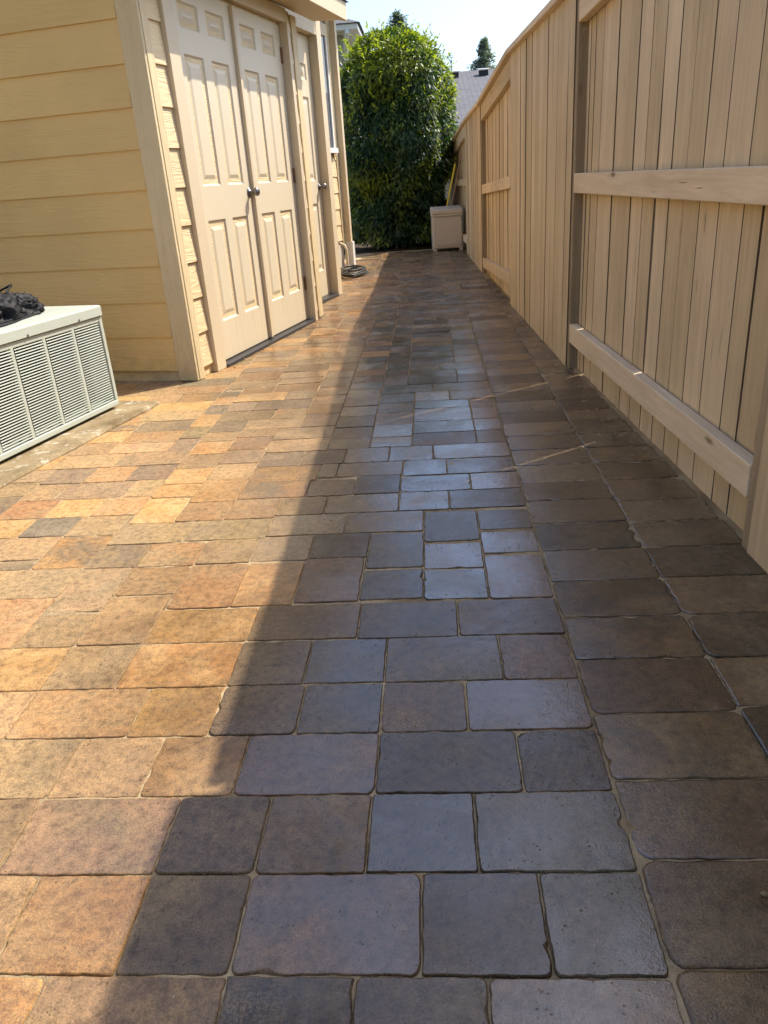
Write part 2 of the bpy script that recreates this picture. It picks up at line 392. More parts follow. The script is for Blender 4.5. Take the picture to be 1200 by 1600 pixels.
# rows read off the photograph: Y limits and joints (pixels of each joint's upper end)
ROWY = [.53, .703, .874, 1.043, 1.209, 1.374, 1.549]
ROWS = [
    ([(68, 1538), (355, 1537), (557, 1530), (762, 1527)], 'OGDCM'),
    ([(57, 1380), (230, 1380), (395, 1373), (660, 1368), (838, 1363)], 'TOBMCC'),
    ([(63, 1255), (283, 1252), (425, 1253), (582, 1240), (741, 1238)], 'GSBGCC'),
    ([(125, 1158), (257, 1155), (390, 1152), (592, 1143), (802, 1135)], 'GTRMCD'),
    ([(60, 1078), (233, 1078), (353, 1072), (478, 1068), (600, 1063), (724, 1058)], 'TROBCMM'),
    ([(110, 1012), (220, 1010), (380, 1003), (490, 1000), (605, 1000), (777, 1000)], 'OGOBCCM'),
]
for k, (js, tn) in enumerate(ROWS):
    xs = [G(*j)[0] for j in js]; xs.append(FX1)
    x = xs[0]; left = []
    while x > FX0:
        wd = rt.choice((.177, .265, .177)); left.append((max(FX0, x - wd), x)); x -= wd
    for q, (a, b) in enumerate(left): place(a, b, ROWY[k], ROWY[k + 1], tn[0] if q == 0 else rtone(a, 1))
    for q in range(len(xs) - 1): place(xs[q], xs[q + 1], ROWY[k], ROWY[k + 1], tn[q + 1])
# single stones read off the photograph: left x, right x at the near edge, near y, far y
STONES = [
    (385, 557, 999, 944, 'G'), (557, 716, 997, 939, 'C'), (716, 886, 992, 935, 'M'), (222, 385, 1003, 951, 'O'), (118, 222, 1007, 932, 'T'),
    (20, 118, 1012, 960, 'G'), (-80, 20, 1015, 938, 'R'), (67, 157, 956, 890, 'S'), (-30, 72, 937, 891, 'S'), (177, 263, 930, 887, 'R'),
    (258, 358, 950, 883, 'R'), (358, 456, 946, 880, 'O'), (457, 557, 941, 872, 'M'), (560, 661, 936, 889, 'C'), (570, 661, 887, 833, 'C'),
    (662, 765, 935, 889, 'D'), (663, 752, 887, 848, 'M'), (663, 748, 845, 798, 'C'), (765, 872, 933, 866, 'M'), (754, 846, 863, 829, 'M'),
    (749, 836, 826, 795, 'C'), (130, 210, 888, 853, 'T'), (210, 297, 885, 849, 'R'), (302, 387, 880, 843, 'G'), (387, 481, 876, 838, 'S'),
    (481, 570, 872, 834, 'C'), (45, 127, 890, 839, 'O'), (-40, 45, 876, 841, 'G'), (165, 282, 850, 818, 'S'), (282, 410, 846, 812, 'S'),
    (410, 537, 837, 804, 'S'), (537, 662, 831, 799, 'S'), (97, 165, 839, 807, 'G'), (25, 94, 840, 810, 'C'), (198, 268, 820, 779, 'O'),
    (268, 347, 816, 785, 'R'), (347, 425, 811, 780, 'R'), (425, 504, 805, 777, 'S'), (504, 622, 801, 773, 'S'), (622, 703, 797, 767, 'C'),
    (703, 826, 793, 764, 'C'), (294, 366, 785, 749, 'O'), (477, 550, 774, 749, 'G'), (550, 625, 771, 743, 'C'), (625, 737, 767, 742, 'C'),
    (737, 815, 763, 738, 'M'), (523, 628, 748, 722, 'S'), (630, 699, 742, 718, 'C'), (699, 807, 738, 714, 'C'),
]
for xl, xr, yb, yt, tn in STONES:
    X0 = G(xl, yb)[0]; X1 = G(xr, yb)[0]; xm = (xl + xr) / 2; Y0 = G(xm, yb)[1]; Y1 = G(xm, yt)[1]
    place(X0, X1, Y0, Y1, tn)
# the rest of the field: same unit sizes, laid course by course into what is free
rp = random.Random(11)
def fill():
    for j in range(nyc):
        row = occ[j]
        while True:
            fr = np.flatnonzero(~row)
            if len(fr) == 0: break
            i0 = fr[0]; oc = np.flatnonzero(row[i0:]); W = (oc[0] if len(oc) else nxc - i0)
            if W * CELL < .07:
                grown = False
                for side in (-1, 1):
                    ii = i0 - 1 if side < 0 else i0 + W
                    if not 0 <= ii < nxc or pid[j, ii] < 0: continue
                    q = pid[j, ii]; X0, X1, Y0, Y1, tn = pavers[q]
                    a_, b_ = int(round((Y0 - FY0) / CELL)), int(round((Y1 - FY0) / CELL))
                    if occ[j:b_, i0:i0 + W].any(): continue
                    occ[j:b_, i0:i0 + W] = True; pid[j:b_, i0:i0 + W] = q
                    if j - a_ <= 8:      # free along (nearly) its whole side: simply a wider stone
                        pavers[q] = (X0, X1 + W * CELL, Y0, Y1, tn) if side < 0 else (X0 - W * CELL, X1, Y0, Y1, tn)
                    else:
                        pavers.append((FX0 + i0 * CELL, FX0 + (i0 + W) * CELL, FY0 + j * CELL, Y1, tn))
                    grown = True; break
                if grown: continue
            ch = rp.choices((.177, .265, .135), (4, 6, .5))[0] / CELL
            if W <= .31 / CELL: wd = W
            elif W - ch < .11 / CELL: wd = int(W / 2)
            else: wd = int(round(ch))
            dp = int(round(rp.choices((.169, .205, .135), (8, 1.2, 1.2))[0] / CELL))
            j1 = min(nyc, j + dp)
            blk = np.flatnonzero(occ[j:j1, i0:i0 + wd].any(axis=1))
            if len(blk): j1 = j + blk[0]
            # level up with the neighbours where close
            for ii in (i0 - 1, i0 + wd):
                if 0 <= ii < nxc and occ[j, ii]:
                    colo = np.flatnonzero(~occ[j:, ii]); t = j + (colo[0] if len(colo) else 0)
                    if abs(t - j1) * CELL < .035 and t > j and not occ[j:t, i0:i0 + wd].any(): j1 = t; break
            occ[j:j1, i0:i0 + wd] = True
            if wd * CELL > .02 and (j1 - j) * CELL > .03:
                x0 = FX0 + i0 * CELL; y0 = FY0 + j * CELL; pid[j:j1, i0:i0 + wd] = len(pavers)
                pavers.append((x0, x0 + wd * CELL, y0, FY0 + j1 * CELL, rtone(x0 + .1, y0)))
fill()
# two border columns of stretchers along the fence, a third cut by it
by1 = [.718, .898, 1.073, 1.254, 1.442, 1.617, 1.80, 1.983, 2.168, 2.347, 2.515]
by2 = [1.269, 1.437, 1.616, 1.803, 1.981, 2.156, 2.323, 2.508]
def ext(l):
    l = list(l)
    while l[0] > -.8: l.insert(0, l[0] - .178)
    while l[-1] < 12.0: l.append(l[-1] + .174 + rp.uniform(-.004, .004))
    return l
for bx0, bx1, ys in ((.2875, .574, ext(by1)), (.574, .86, ext(by2)), (.86, 1.14, ext(by2))):
    for ya, yb in zip(ys, ys[1:]):
        lim = fence_x((ya + yb) / 2) + .03
        x1 = min(bx1, lim)
        if x1 - bx0 < .05: continue
        tn = rp.choices('DBGMSC', (5, 5, 2, 2, 2, 1))[0] if bx0 < .5 else rp.choices('DBSG', (2, 4, 4, 3))[0]
        pavers.append((bx0, x1, ya, yb, tn))

# keep what can be seen from around the camera; drop stones under the house
cb, sb_ = math.cos(HB), math.sin(HB)
def hloc(x, y): dx, dy = x - HC[0], y - HC[1]; return dx * cb - dy * sb_, dx * sb_ + dy * cb   # off, along
keep = []
for p_ in pavers:
    mx, my = (p_[0] + p_[1]) / 2, (p_[2] + p_[3]) / 2
    off, al = hloc(p_[1], my)
    if al > 0 and off < (-.05 if al < 2.2 else -.4 if al < 3.5 else -1.1): continue
    if off < -1.0 and al < 0: continue
    X, Y, d = proj(mx, my, 0) if (mx * fwd.x + my * fwd.y - CAMH * fwd.z) > .1 else (-9999, -9999, 1)
    area = (p_[1] - p_[0]) * (p_[3] - p_[2]) / max(d, .05) ** 3 if (-60 < X < 1260 and 380 < Y < 1680) else 0
    keep.append((area, p_))
keep.sort(key=lambda t: -t[0])

def paver_mesh(m, cols, p, near, seed):
    """tumbled stone: rounded uneven outline, worn edge, slight tilt; centred mesh added to m"""
    x0, x1, y0, y1, tn = p; rr = random.Random(seed)
    g = .0008 + rr.uniform(0, .0011)
    cx, cy = (x0 + x1) / 2, (y0 + y1) / 2; hx, hy = (x1 - x0) / 2 - g, (y1 - y0) / 2 - g
    border = x0 > .285
    r = rr.uniform(.0035, .009) * (1.8 if border else 1.0); r = min(r, hx * .4, hy * .4)
    ns = (14 if seed < 70 else 7) if near else 3; nc = 4 if near else 2
    pts = []
    rc = [min(r * rr.uniform(.6, 1.9), hx * .45, hy * .45) for _ in range(4)]
    corners = [(1, -1), (1, 1), (-1, 1), (-1, -1)]; a0s = [-math.pi / 2, 0, math.pi / 2, math.pi]
    for k, ((sx, sy), a0) in enumerate(zip(corners, a0s)):
        for q in range(nc + 1):
            a = a0 + math.pi / 2 * q / nc
            pts.append((sx * (hx - rc[k]) + rc[k] * math.cos(a), sy * (hy - rc[k]) + rc[k] * math.sin(a)))
        k2 = (k + 1) % 4; A = pts[-1]; sx2, sy2 = corners[k2]; a2 = a0s[k2]
        B = (sx2 * (hx - rc[k2]) + rc[k2] * math.cos(a2), sy2 * (hy - rc[k2]) + rc[k2] * math.sin(a2))
        for q in range(1, ns): t = q / ns; pts.append((A[0] + (B[0] - A[0]) * t, A[1] + (B[1] - A[1]) * t))
    n = len(pts); jt = .0010 if not border else .0018
    tz = rr.gauss(0, .0007); tx, ty = rr.gauss(0, .0035), rr.gauss(0, .0035)
    rings = []
    for ins, z in ((0, -.05), (0, -.0032), (.0006, -.0010), (.0023 if not border else .0048, 0.0)):
        ring = []
        for i, (x, y) in enumerate(pts):
            jx = (noise.noise((x * 45 + seed, y * 45, 1.3)) * 1.3 + noise.noise((x * 130 + seed, y * 130, 4.3)) * 1.3) * jt; L = math.hypot(x / hx, y / hy) + 1e-6
            wv = 1 + .5 * noise.noise((x * 30, y * 30 + seed, 5.1))
            chip = max(0, noise.noise((x * 22 + seed * 2.1, y * 22, 9.7)) - .42) * .03 * (1.6 if border else 1)
            ii = ins * wv + (chip if ins else chip * .4)
            fx, fy = (hx - ii + jx) / hx, (hy - ii + jx) / hy
            ring.append((x * fx, y * fy, z + tz + x * tx + y * ty))
        rings.append(ring)
    o = len(m.v); 
    for rg in rings: m.v += [(x + cx, y + cy, z) for x, y, z in rg] if not near else [(x, y, z) for x, y, z in rg]
    for k in range(3):
        for i in range(n): m.f.append((o + k * n + i, o + k * n + (i + 1) % n, o + (k + 1) * n + (i + 1) % n, o + (k + 1) * n + i)); m.sm.append(True)
    m.f.append(tuple(o + 3 * n + i for i in range(n))); m.sm.append(False)
    v = rr.uniform(.76, 1.02); a, b = TONES[tn]
    if rr.random() < .22: b = TONES[rr.choice('GMSB')][rr.randrange(2)]
    a = tuple(c * v * rr.uniform(.95, 1.05) for c in a); b = tuple(c * v for c in b)
    cols += [(a, b, (rr.uniform(0, 50), rr.uniform(0, 50), rr.uniform(0, 50)))] * (4 * n)
    return cx, cy
def set_cols(me, cols):
    for nm, k in (('tone', 0), ('tone2', 1)):
        at = me.color_attributes.new(nm, 'FLOAT_COLOR', 'POINT'); at.data.foreach_set('color', [c for q in cols for c in (*q[k], 1.0)])
    at = me.attributes.new('seed', 'FLOAT_VECTOR', 'POINT'); at.data.foreach_set('vector', [c for q in cols for c in q[2]])
bed = sheet(-2.35, 1.15, -.9, 12.3, .0125, lambda x, y: -.0034 + .0026 * noise.noise((x * 9, y * 9, 0)) + .0018 * noise.noise((x * 45, y * 45, 2)))
# only the strip that is visible keeps the fine grid; everything is one bed of sand
patio = bed.build('brick_patio', MT['sand']); tag(patio, kind='structure')
rest = MB(); restc = []
for k, (area, p_) in enumerate(keep):
    if k < 300 and area > 0:
        m = MB(); cols = []; cx, cy = paver_mesh(m, cols, p_, True, k)
        me = m.mesh('paver', MT['paver']); set_cols(me, cols)
        o = bpy.data.objects.new('paver', me); o.location = (cx, cy, 0); link(o, patio)
    else: paver_mesh(rest, restc, p_, False, k)
me = rest.mesh('small_pavers', MT['paver']); set_cols(me, restc)
tag(link(bpy.data.objects.new('small_pavers', me), patio), kind='stuff')

# ------------------------------------------------------------------ fence
fence = empty('board_fence', (FENCE[2][0], FENCE[2][1], 0))
tag(fence, 'tall tan painted board fence with posts and rails along the right of the path', 'fence')
FO = Vector((FENCE[2][0], FENCE[2][1], 0))
rf = random.Random(3)
BAY1 = [4.205, 4.125, 4.034, 3.89, 3.742, 3.646, 3.498, 3.36, 3.213, 3.06, 2.91, 2.768, 2.622, 2.47, 2.30, 2.185, 2.06, 1.955]
def board(P0, d, n, s0, s1, off, zb, zt0, zt1, th=.022, gapm=None):
    """upright board between distances s0,s1 along the bay; own object, origin at its foot"""
    off += rf.uniform(0, .004); sm = (s0 + s1) / 2; base = P0 + d * sm + n * off
    hw = (s1 - s0) / 2; lean = rf.gauss(0, .0004); bow = rf.gauss(0, .0015)
    zs = [zb, zb + .45, zb + .9, zb + 1.35, None]; vs = []
    gl = [rf.uniform(.0020, .0052) for _ in range(5)]; gr = [rf.uniform(.0020, .0052) for _ in range(5)]
    if gapm:
        gl = [a + b for a, b in zip(gl, gapm[0])]; gr = [a + b for a, b in zip(gr, gapm[1])]
    for k in range(5):
        for s, t in ((-hw + gl[k], 0), (hw - gr[k], 0), (hw - gr[k], th), (-hw + gl[k], th)):
            z = zs[k] if zs[k] is not None else (zt0 if s < 0 else zt1)
            q = d * (s + lean * k) + n * (t + bow * math.sin(k * math.pi / 4)); vs.append((q.x, q.y, z))
    fs = [(0, 3, 2, 1), (16, 17, 18, 19)]
    for k in range(4):
        for i in range(4): fs.append((k * 4 + i, k * 4 + (i + 1) % 4, k * 4 + 4 + (i + 1) % 4, k * 4 + 4 + i))
    m = MB(); m.poly(vs, fs); o = m.build('board', MT['board'], fence); o.data.materials.append(MT['dark_edge'])
    for pg in o.data.polygons:
        if abs(pg.normal.dot(d)) > .8: pg.material_index = 1  # side faces coloured dark to get dark lines between boards
    o.location = base - FO; return o
def beam(name, mat, A, B, n, off0, off1, zA, zB, h, bevel=.003):
    """straight timber from A to B with its lower edge at zA,zB"""
    vs = []
    for Pq, z in ((A, zA), (B, zB)):
        for o_, dz in ((off0, 0), (off1, 0), (off1, h), (off0, h)): q = Pq + n * o_ - A; vs.append((q.x, q.y, z + dz))
    m = MB(); m.poly(vs, [(0, 1, 2, 3), (7, 6, 5, 4), (0, 4, 5, 1), (1, 5, 6, 2), (2, 6, 7, 3), (3, 7, 4, 0)])
    o = m.build(name, mat, fence, bevel); o.location = A - FO; return o
for i in range(len(FENCE) - 1):
    A = Vector((*FENCE[i], 0)); B = Vector((*FENCE[i + 1], 0)); L = (B - A).length; d = (B - A) / L; n = Vector((d.y, -d.x, 0))   # n points away from the path
    tA, tB, bA, bB = FTOP[i], FTOP[i + 1], FBOT[i], FBOT[i + 1]
    if i < 2: tA = tB = 1.955
    railed = i % 2 == 0                     # bays alternate which side the boards are on
    def top(s): return tA + (tB - tA) * s / L
    drop = 0 if i != 4 else -.10
    # post at A, with its cap side towards the path
    x = .09; o_ = .010
    vs = []
    for z in (bA - .05, tA - .045):
        for s, t in ((-.045, o_), (.045, o_), (.045, o_ + x), (-.045, o_ + x)): q = d * s + n * t; vs.append((q.x, q.y, z))
    m = MB(); m.poly(vs, [(0, 3, 2, 1), (4, 5, 6, 7), (0, 1, 5, 4), (1, 2, 6, 5), (2, 3, 7, 6), (3, 0, 4, 7)])
    po = m.build('post', MT['post'], fence, .004); po.location = A - FO
    if railed:
        if i == 2: cuts = sorted((y - A.y) / d.y for y in BAY1)
        else:
            cuts = [.047]
            while cuts[-1] < L - .16: cuts.append(cuts[-1] + rf.choice((.14, .14, .145, .10, .148)))
            cuts[-1] = L - .047
        for k in range(len(cuts) - 1):
            gm_ = None
            if i == 2:
                zer = [0] * 5
                yhi = A.y + cuts[k + 1] * d.y; ylo = A.y + cuts[k] * d.y
                gl, gr = list(zer), list(zer)
                if abs(yhi - 4.034) < .01: gr = [.012, .012, .012, .011, .003]
                if abs(ylo - 4.034) < .01: gl = [.010, .010, .010, .010, .002]
                if abs(yhi - 3.06) < .01: gr = [.003, .012, .011, .003, .001]
                if abs(ylo - 3.06) < .01: gl = [.002, .011, .010, .002, .001]
                if abs(yhi - 3.646) < .01: gr = [.002, .003, .002, .002, .002]
                gm_ = (gl, gr)
            board(A, d, n, cuts[k], cuts[k + 1], .052, bA - .03, top(cuts[k]) - .04, top(cuts[k + 1]) - .04, gapm=gm_)
        Pa, Pb = A + d * .047, B - d * .047
        beam('rail', MT['rail'], Pa, Pb, n, .006, .049, bA + .14, bB + .14 + drop * .6, .097)
        beam('rail', MT['rail'], Pa, Pb, n, .006, .049, bA + .882, bB + .882 + drop * .6, .09)
        beam('rail', MT['rail'], Pa, Pb, n, .006, .049, tA - .185, tB - .185, .14)
    else:
        cuts = [.0]
        while cuts[-1] < L - .16: cuts.append(cuts[-1] + rf.choice((.14, .14, .145, .142, .10, .148)))
        cuts[-1] = L - .0
        for k in range(len(cuts) - 1):
            board(A, d, n, cuts[k], cuts[k + 1], .002, bA - .03, top(cuts[k]) - .04, top(cuts[k + 1]) - .04)
        for zz in (.14, .882, 1.5):
            beam('rail', MT['rail'], A + d * .047, B - d * .047, n, .030, .069, bA + zz, bB + zz + drop, .09)
    beam('cap', MT['rail'], A, B - d * .002, n, -.032, .112, tA - .039, tB - .039, .036)

# ------------------------------------------------------------------ house (local: x out of the door wall, y along it, z up)
house = empty('house', (HC[0], HC[1], 0), -HB)
tag(house, 'tan lap sided house with cream panelled double doors, left of the path', 'building')
LAP = .1955; Z0 = .062
def bx(name, mat, x0, x1, y0, y1, z0, z1, parent=house, bevel=.002):
    m = MB(); cx, cy = (x0 + x1) / 2, (y0 + y1) / 2
    m.box(x0 - cx, x1 - cx, y0 - cy, y1 - cy, 0, z1 - z0)
    pl = (cx, cy, z0)
    o = m.build(name, mat, parent, bevel)
    if parent is not house: pl = tuple(a - b for a, b in zip(pl, parent['o']))
    o.location = pl; o['o'] = (cx, cy, z0); return o
def clean():
    for o in bpy.data.objects:
        if 'o' in o: del o['o']
# unseen house wing, added left of the air conditioner to bounce light
bx('wall', MT['siding_y'], -3.4, -2.67, -8.0, .025, -.03, 2.95, bevel=0)  # wall of the added unseen wing
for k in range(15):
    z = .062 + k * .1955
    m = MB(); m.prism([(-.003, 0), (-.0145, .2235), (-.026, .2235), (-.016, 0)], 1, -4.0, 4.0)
    o = m.build('siding_board', MT['siding_y'], house); o.location = (-2.64, -4.0, z)  # boards of the added unseen wing
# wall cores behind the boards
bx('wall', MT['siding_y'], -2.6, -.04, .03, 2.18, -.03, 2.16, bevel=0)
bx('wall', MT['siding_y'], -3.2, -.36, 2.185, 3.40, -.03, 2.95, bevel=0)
bx('wall', MT['found'], -4.0, -1.03, 3.405, 5.98, -.03, 3.05, bevel=0)
# gable wall facing the camera: lapped boards
rh = random.Random(2)
for k in range(12):
    z = Z0 + k * LAP
    zt = min(z + LAP + .03, 2.40)
    m = MB(); m.prism([(.003, 0), (.0145, zt - z), (.026, zt - z), (.015, 0)], 0, -1.25, 1.25)
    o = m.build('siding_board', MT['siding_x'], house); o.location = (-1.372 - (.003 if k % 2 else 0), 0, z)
bx('corner_board', MT['trim'], -.12, 0, -.002, .020, .004, 2.30)
bx('corner_board', MT['trim'], -.022, .004, .0205, .085, .004, 2.13)
# strips of lapped boards beside the doors
def strip(xo, ya, yb, zs, ztop, zbot=None):
    for k, z in enumerate(zs):
        zt = min(z + LAP + .028, ztop)
        m = MB(); hw = (yb - ya) / 2 - .001
        m.prism([(-.003, 0), (-.0175, zt - z), (-.030, zt - z), (-.016, 0)], 1, -hw, hw)
        # prism profile is (x,z) for axis 1
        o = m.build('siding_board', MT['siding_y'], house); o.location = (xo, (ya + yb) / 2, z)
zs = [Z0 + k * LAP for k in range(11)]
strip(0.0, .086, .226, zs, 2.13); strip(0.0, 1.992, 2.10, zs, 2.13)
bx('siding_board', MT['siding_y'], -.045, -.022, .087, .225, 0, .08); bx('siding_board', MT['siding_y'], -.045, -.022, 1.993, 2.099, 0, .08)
bx('corner_board', MT['trim'], -.022, .003, 2.101, 2.20, .004, 2.13)
bx('door_casing', MT['casing'], -.06, .016, .227, .345, .002, 2.06)
bx('door_casing', MT['casing'], -.06, .030, 1.938, 1.991, .002, 2.06)
bx('door_casing', MT['casing'], -.06, .009, .222, 1.996, 2.061, 2.15)
th = bx('threshold', MT['threshold'], -.05, .028, .346, 1.937, -.004, .022)

def door(y0, y1, xo, ztop, cols, knob_y=None, hinge_y=None):
    """six-panel leaf: frame members leave real recesses, each panel is a raised field"""
    zb = .030; d = bpy.data.objects.new('door', None)
    rows = [(.262, .85), (1.04, 1.712), (1.838, 1.965)]
    m = MB(); th = .035
    oy, oz = (y0 + y1) / 2, zb
    ycuts = [y0] + [c for cc in cols for c in cc] + [y1]
    # stiles and rails as one frame
    for a, b in zip(ycuts[0::2], ycuts[1::2]): m.box(-th, 0, a - oy, b - oy, 0, ztop - zb)
    zc = [zb] + [r for rr_ in rows for r in rr_] + [ztop]
    for (a, b) in cols:
        for q0, q1 in zip(zc[0::2], zc[1::2]): m.box(-th, 0, a - oy, b - oy, q0 - oz, q1 - oz)
    o = m.build('door', MT['door'], house)
    bm = bmesh.new(); bm.from_mesh(o.data); bmesh.ops.remove_doubles(bm, verts=bm.verts, dist=1e-5); bm.to_mesh(o.data); bm.free()
    o.location = (xo, oy, oz)
    for (a, b) in cols:
        for (q0, q1) in rows:
            hy, hz = (b - a) / 2, (q1 - q0) / 2
            prof = [(0.0, -.001), (.010, -.010), (.022, -.012), (.030, -.012), (.058, -.003), (min(hy, hz), -.003)]
            mm = MB(); rings = []
            for ins, x in prof[:-1]: rings.append([(x, -hy + ins, -hz + ins), (x, hy - ins, -hz + ins), (x, hy - ins, hz - ins), (x, -hy + ins, hz - ins)])
            vs = [v for r_ in rings for v in r_]; fs = []
            for k in range(len(rings) - 1):
                for i in range(4): fs.append((k * 4 + i, k * 4 + (i + 1) % 4, k * 4 + 4 + (i + 1) % 4, k * 4 + 4 + i))
            e = (len(rings) - 1) * 4; fs.append((e, e + 1, e + 2, e + 3)); mm.poly(vs, fs)
            pn = mm.build('panel', MT['door'], o); pn.location = (0, (a + b) / 2 - oy, (q0 + q1) / 2 - oz)
    if knob_y is not None:
        k = MB(); pts = [(0, 0, 0), (.004, 0, 0), (.006, 0, 0), (.012, 0, 0), (.034, 0, 0), (.040, 0, 0), (.052, 0, 0), (.064, 0, 0), (.072, 0, 0), (.074, 0, 0)]
        k.tube(pts, [.032, .032, .030, .011, .010, .018, .028, .027, .017, .004], 14)
        kb = k.build('door_knob', MT['metal_grey'], o); kb.location = (0, knob_y - oy, .99 - oz)
    if hinge_y is not None:
        for hz in (.30, 1.08, 1.86):
            h = MB(); h.tube([(.004, 0, -.05), (.004, 0, .05)], .007, 8); h.box(-.001, .002, -.022, 0, -.05, .05)
            ho = h.build('hinge', MT['brass'], o); ho.location = (0, hinge_y - oy, hz - oz)
    return o
door(.352, 1.140, -.030, 2.045, ((.470, .700), (.800, 1.030)), knob_y=1.095)
door(1.150, 1.932, -.030, 2.045, ((1.260, 1.485), (1.590, 1.815)), hinge_y=1.930)
bx('astragal', MT['casing'], -.031, -.006, 1.130, 1.165, .032, 2.04, bevel=.003)
bx('door_jamb', MT['dark'], -.10, -.068, .34, 1.94, .0, 2.06, bevel=0)

# shed roof with overhang; eave along the door side
def roofpiece(name, mat, prof, y0, y1):
    m = MB(); m.prism(prof, 1, y0, y1); return m.build(name, mat, house)
sl = .42
bx('fascia', MT['casing'], .243, .268, -.28, 2.61, 2.135, 2.255)
roofpiece('soffit', MT['casing'], [(-.005, 2.160), (.242, 2.142), (.242, 2.152), (-.005, 2.170)], -.27, 2.60)
roofpiece('roof', MT['roofdark'], [(.285, 2.258), (-1.5, 2.243 + sl * 1.825), (-3.2, 2.243 + sl * .3), (-3.2, 2.213 + sl * .3), (-1.5, 2.213 + sl * 1.825), (.24, 2.256)], -.31, 2.64)
roofpiece('rake_board', MT['casing'], [(.242, 2.25), (-1.5, 2.21 + sl * 1.77), (-1.5, 2.08 + sl * 1.77), (.242, 2.136)], -.28, -.255)
roofpiece('rake_board', MT['casing'], [(.242, 2.25), (-1.5, 2.21 + sl * 1.77), (-1.5, 2.08 + sl * 1.77), (.242, 2.136)], 2.585, 2.609)

# second door, set back
bx('door_casing', MT['casing'], -.37, -.245, 2.21, 2.30, .002, 2.30); bx('door_casing', MT['casing'], -.355, -.245, 3.355, 3.475, .002, 2.46)
bx('door_casing', MT['casing'], -.355, -.248, 2.301, 3.354, 2.19, 2.30)
bx('wall', MT['casing'], -.35, -.26, 2.301, 3.354, 2.301, 2.95, bevel=0)
d2 = door(2.51, 3.345, -.325, 2.185, ((2.63, 2.87), (2.985, 3.225)), knob_y=3.29)
d2.name = 'door'; 
bx('wall', MT['casing'], -.40, -.30, 2.301, 2.508, 0, 2.188, bevel=0)
bx('threshold', MT['threshold'], -.40, -.24, 2.302, 3.353, -.004, .028)
roofpiece('roof', MT['roofdark'], [(.20, 2.72), (-3.2, 3.9), (-3.2, 3.8), (.20, 2.62)], 2.52, 3.60)
# back wing with the window
zsC = [.338 + k * .1866 for k in range(14)]
def stripC(ya, yb, zs, ztop):
    for z in zs:
        zt = min(z + .1866 + .026, ztop)
        m = MB(); hw = (yb - ya) / 2
        m.prism([(-.003, 0), (-.0145, zt - z), (-.026, zt - z), (-.016, 0)], 1, -hw, hw)
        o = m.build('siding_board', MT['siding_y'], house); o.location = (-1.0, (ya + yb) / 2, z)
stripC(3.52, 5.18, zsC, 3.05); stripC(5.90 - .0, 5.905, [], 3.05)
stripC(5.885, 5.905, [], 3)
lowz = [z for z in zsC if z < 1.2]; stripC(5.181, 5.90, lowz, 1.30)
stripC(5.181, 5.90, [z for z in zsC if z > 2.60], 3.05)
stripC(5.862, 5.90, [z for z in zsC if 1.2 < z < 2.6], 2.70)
bx('corner_board', MT['trim'], -1.03, -.995, 5.901, 5.985, .30, 3.05)
win = bx('window', MT['white'], -1.028, -1.004, 5.182, 5.86, 1.345, 2.70)
bx('window_pane', MT['glass'], -1.006, -1.000, 5.27, 5.81, 1.40, 2.565, win, 0)
bx('window_frame', MT['white'], -1.003, -.985, 5.812, 5.859, 1.40, 2.68, win); bx('window_frame', MT['white'], -1.003, -.985, 5.183, 5.268, 1.40, 2.68, win)
bx('window_frame', MT['casing'], -1.003, -.980, 5.183, 5.859, 2.567, 2.69, win); bx('window_sill', MT['white'], -1.003, -.955, 5.17, 5.875, 1.345, 1.399, win)
bx('downspout', MT['casing'], -.994, -.925, 5.995, 6.065, .31, 2.95); bx('downspout', MT['white'], -.994, -.905, 5.99, 6.075, .0, .309)
pp = MB(); pp.tube([(-.93, 5.80, 0), (-.93, 5.80, .22), (-.95, 5.80, .28), (-1.02, 5.80, .31)], .018, 8); pp.build('drain_pipe', MT['casing'], house)
roofpiece('roof', MT['roofdark'], [(-.55, 3.05), (-3.5, 4.1), (-3.5, 4.0), (-.55, 2.97)], 3.61, 6.35)
clean()

# ------------------------------------------------------------------ concrete pad and air conditioner
pad = MB()
pA = Vector((-1.44, 3.86, 0)); dS = Vector((math.sin(HB), math.cos(HB), 0)); dN = Vector((math.cos(HB), -math.sin(HB), 0))
pad.box(-1.3, 0, -1.75, 0, -.05, .018)
po = pad.build('concrete_pad', MT['concrete'], None, .012); po.location = pA; po.rotation_euler = (0, 0, -HB); tag(po, kind='structure')
aA = G(187, 631, .034)
ac = empty('air_conditioner', (aA[0], aA[1], .030), -HB)
tag(ac, 'pale green louvred air conditioner unit beside the house wall', 'air conditioner')
ACL, ACW, ACH = 1.075, .82, .505
def abox(name, mat, x0, x1, y0, y1, z0, z1, bevel=.003):
    m = MB(); m.box(x0, x1, y0, y1, z0, z1); return m.build(name, mat, ac, bevel)
abox('coil', MT['coil'], -ACW + .09, -.085, -ACL + .06, -.06, .031, .45, 0)
# top cover with a folded lip
m = MB(); lip = [(.012, .452), (.014, .478), (.006, .496), (-.012, .504)]
ring = []
def rrect(x0, x1, y0, y1, z, r=.03, n=4):
    out = []
    for (cx, cy, a0) in ((x1 - r, y0 + r, -90), (x1 - r, y1 - r, 0), (x0 + r, y1 - r, 90), (x0 + r, y0 + r, 180)):
        for q in range(n + 1): a = rad(a0 + 90 * q / n); out.append((cx + r * math.cos(a), cy + r * math.sin(a), z))
    return out
rings = [rrect(-ACW - o_, o_, -ACL - o_, o_, z, .022) for o_, z in ((.008, .455), (.010, .456), (.010, .496), (.008, .501), (.004, .5035), (-.03, .506), (-.10, .509))]
nn = len(rings[0]); vs = [v for r_ in rings for v in r_]; fs = []
for k in range(len(rings) - 1):
    for i in range(nn): fs.append((k * nn + i, k * nn + (i + 1) % nn, (k + 1) * nn + (i + 1) % nn, (k + 1) * nn + i))
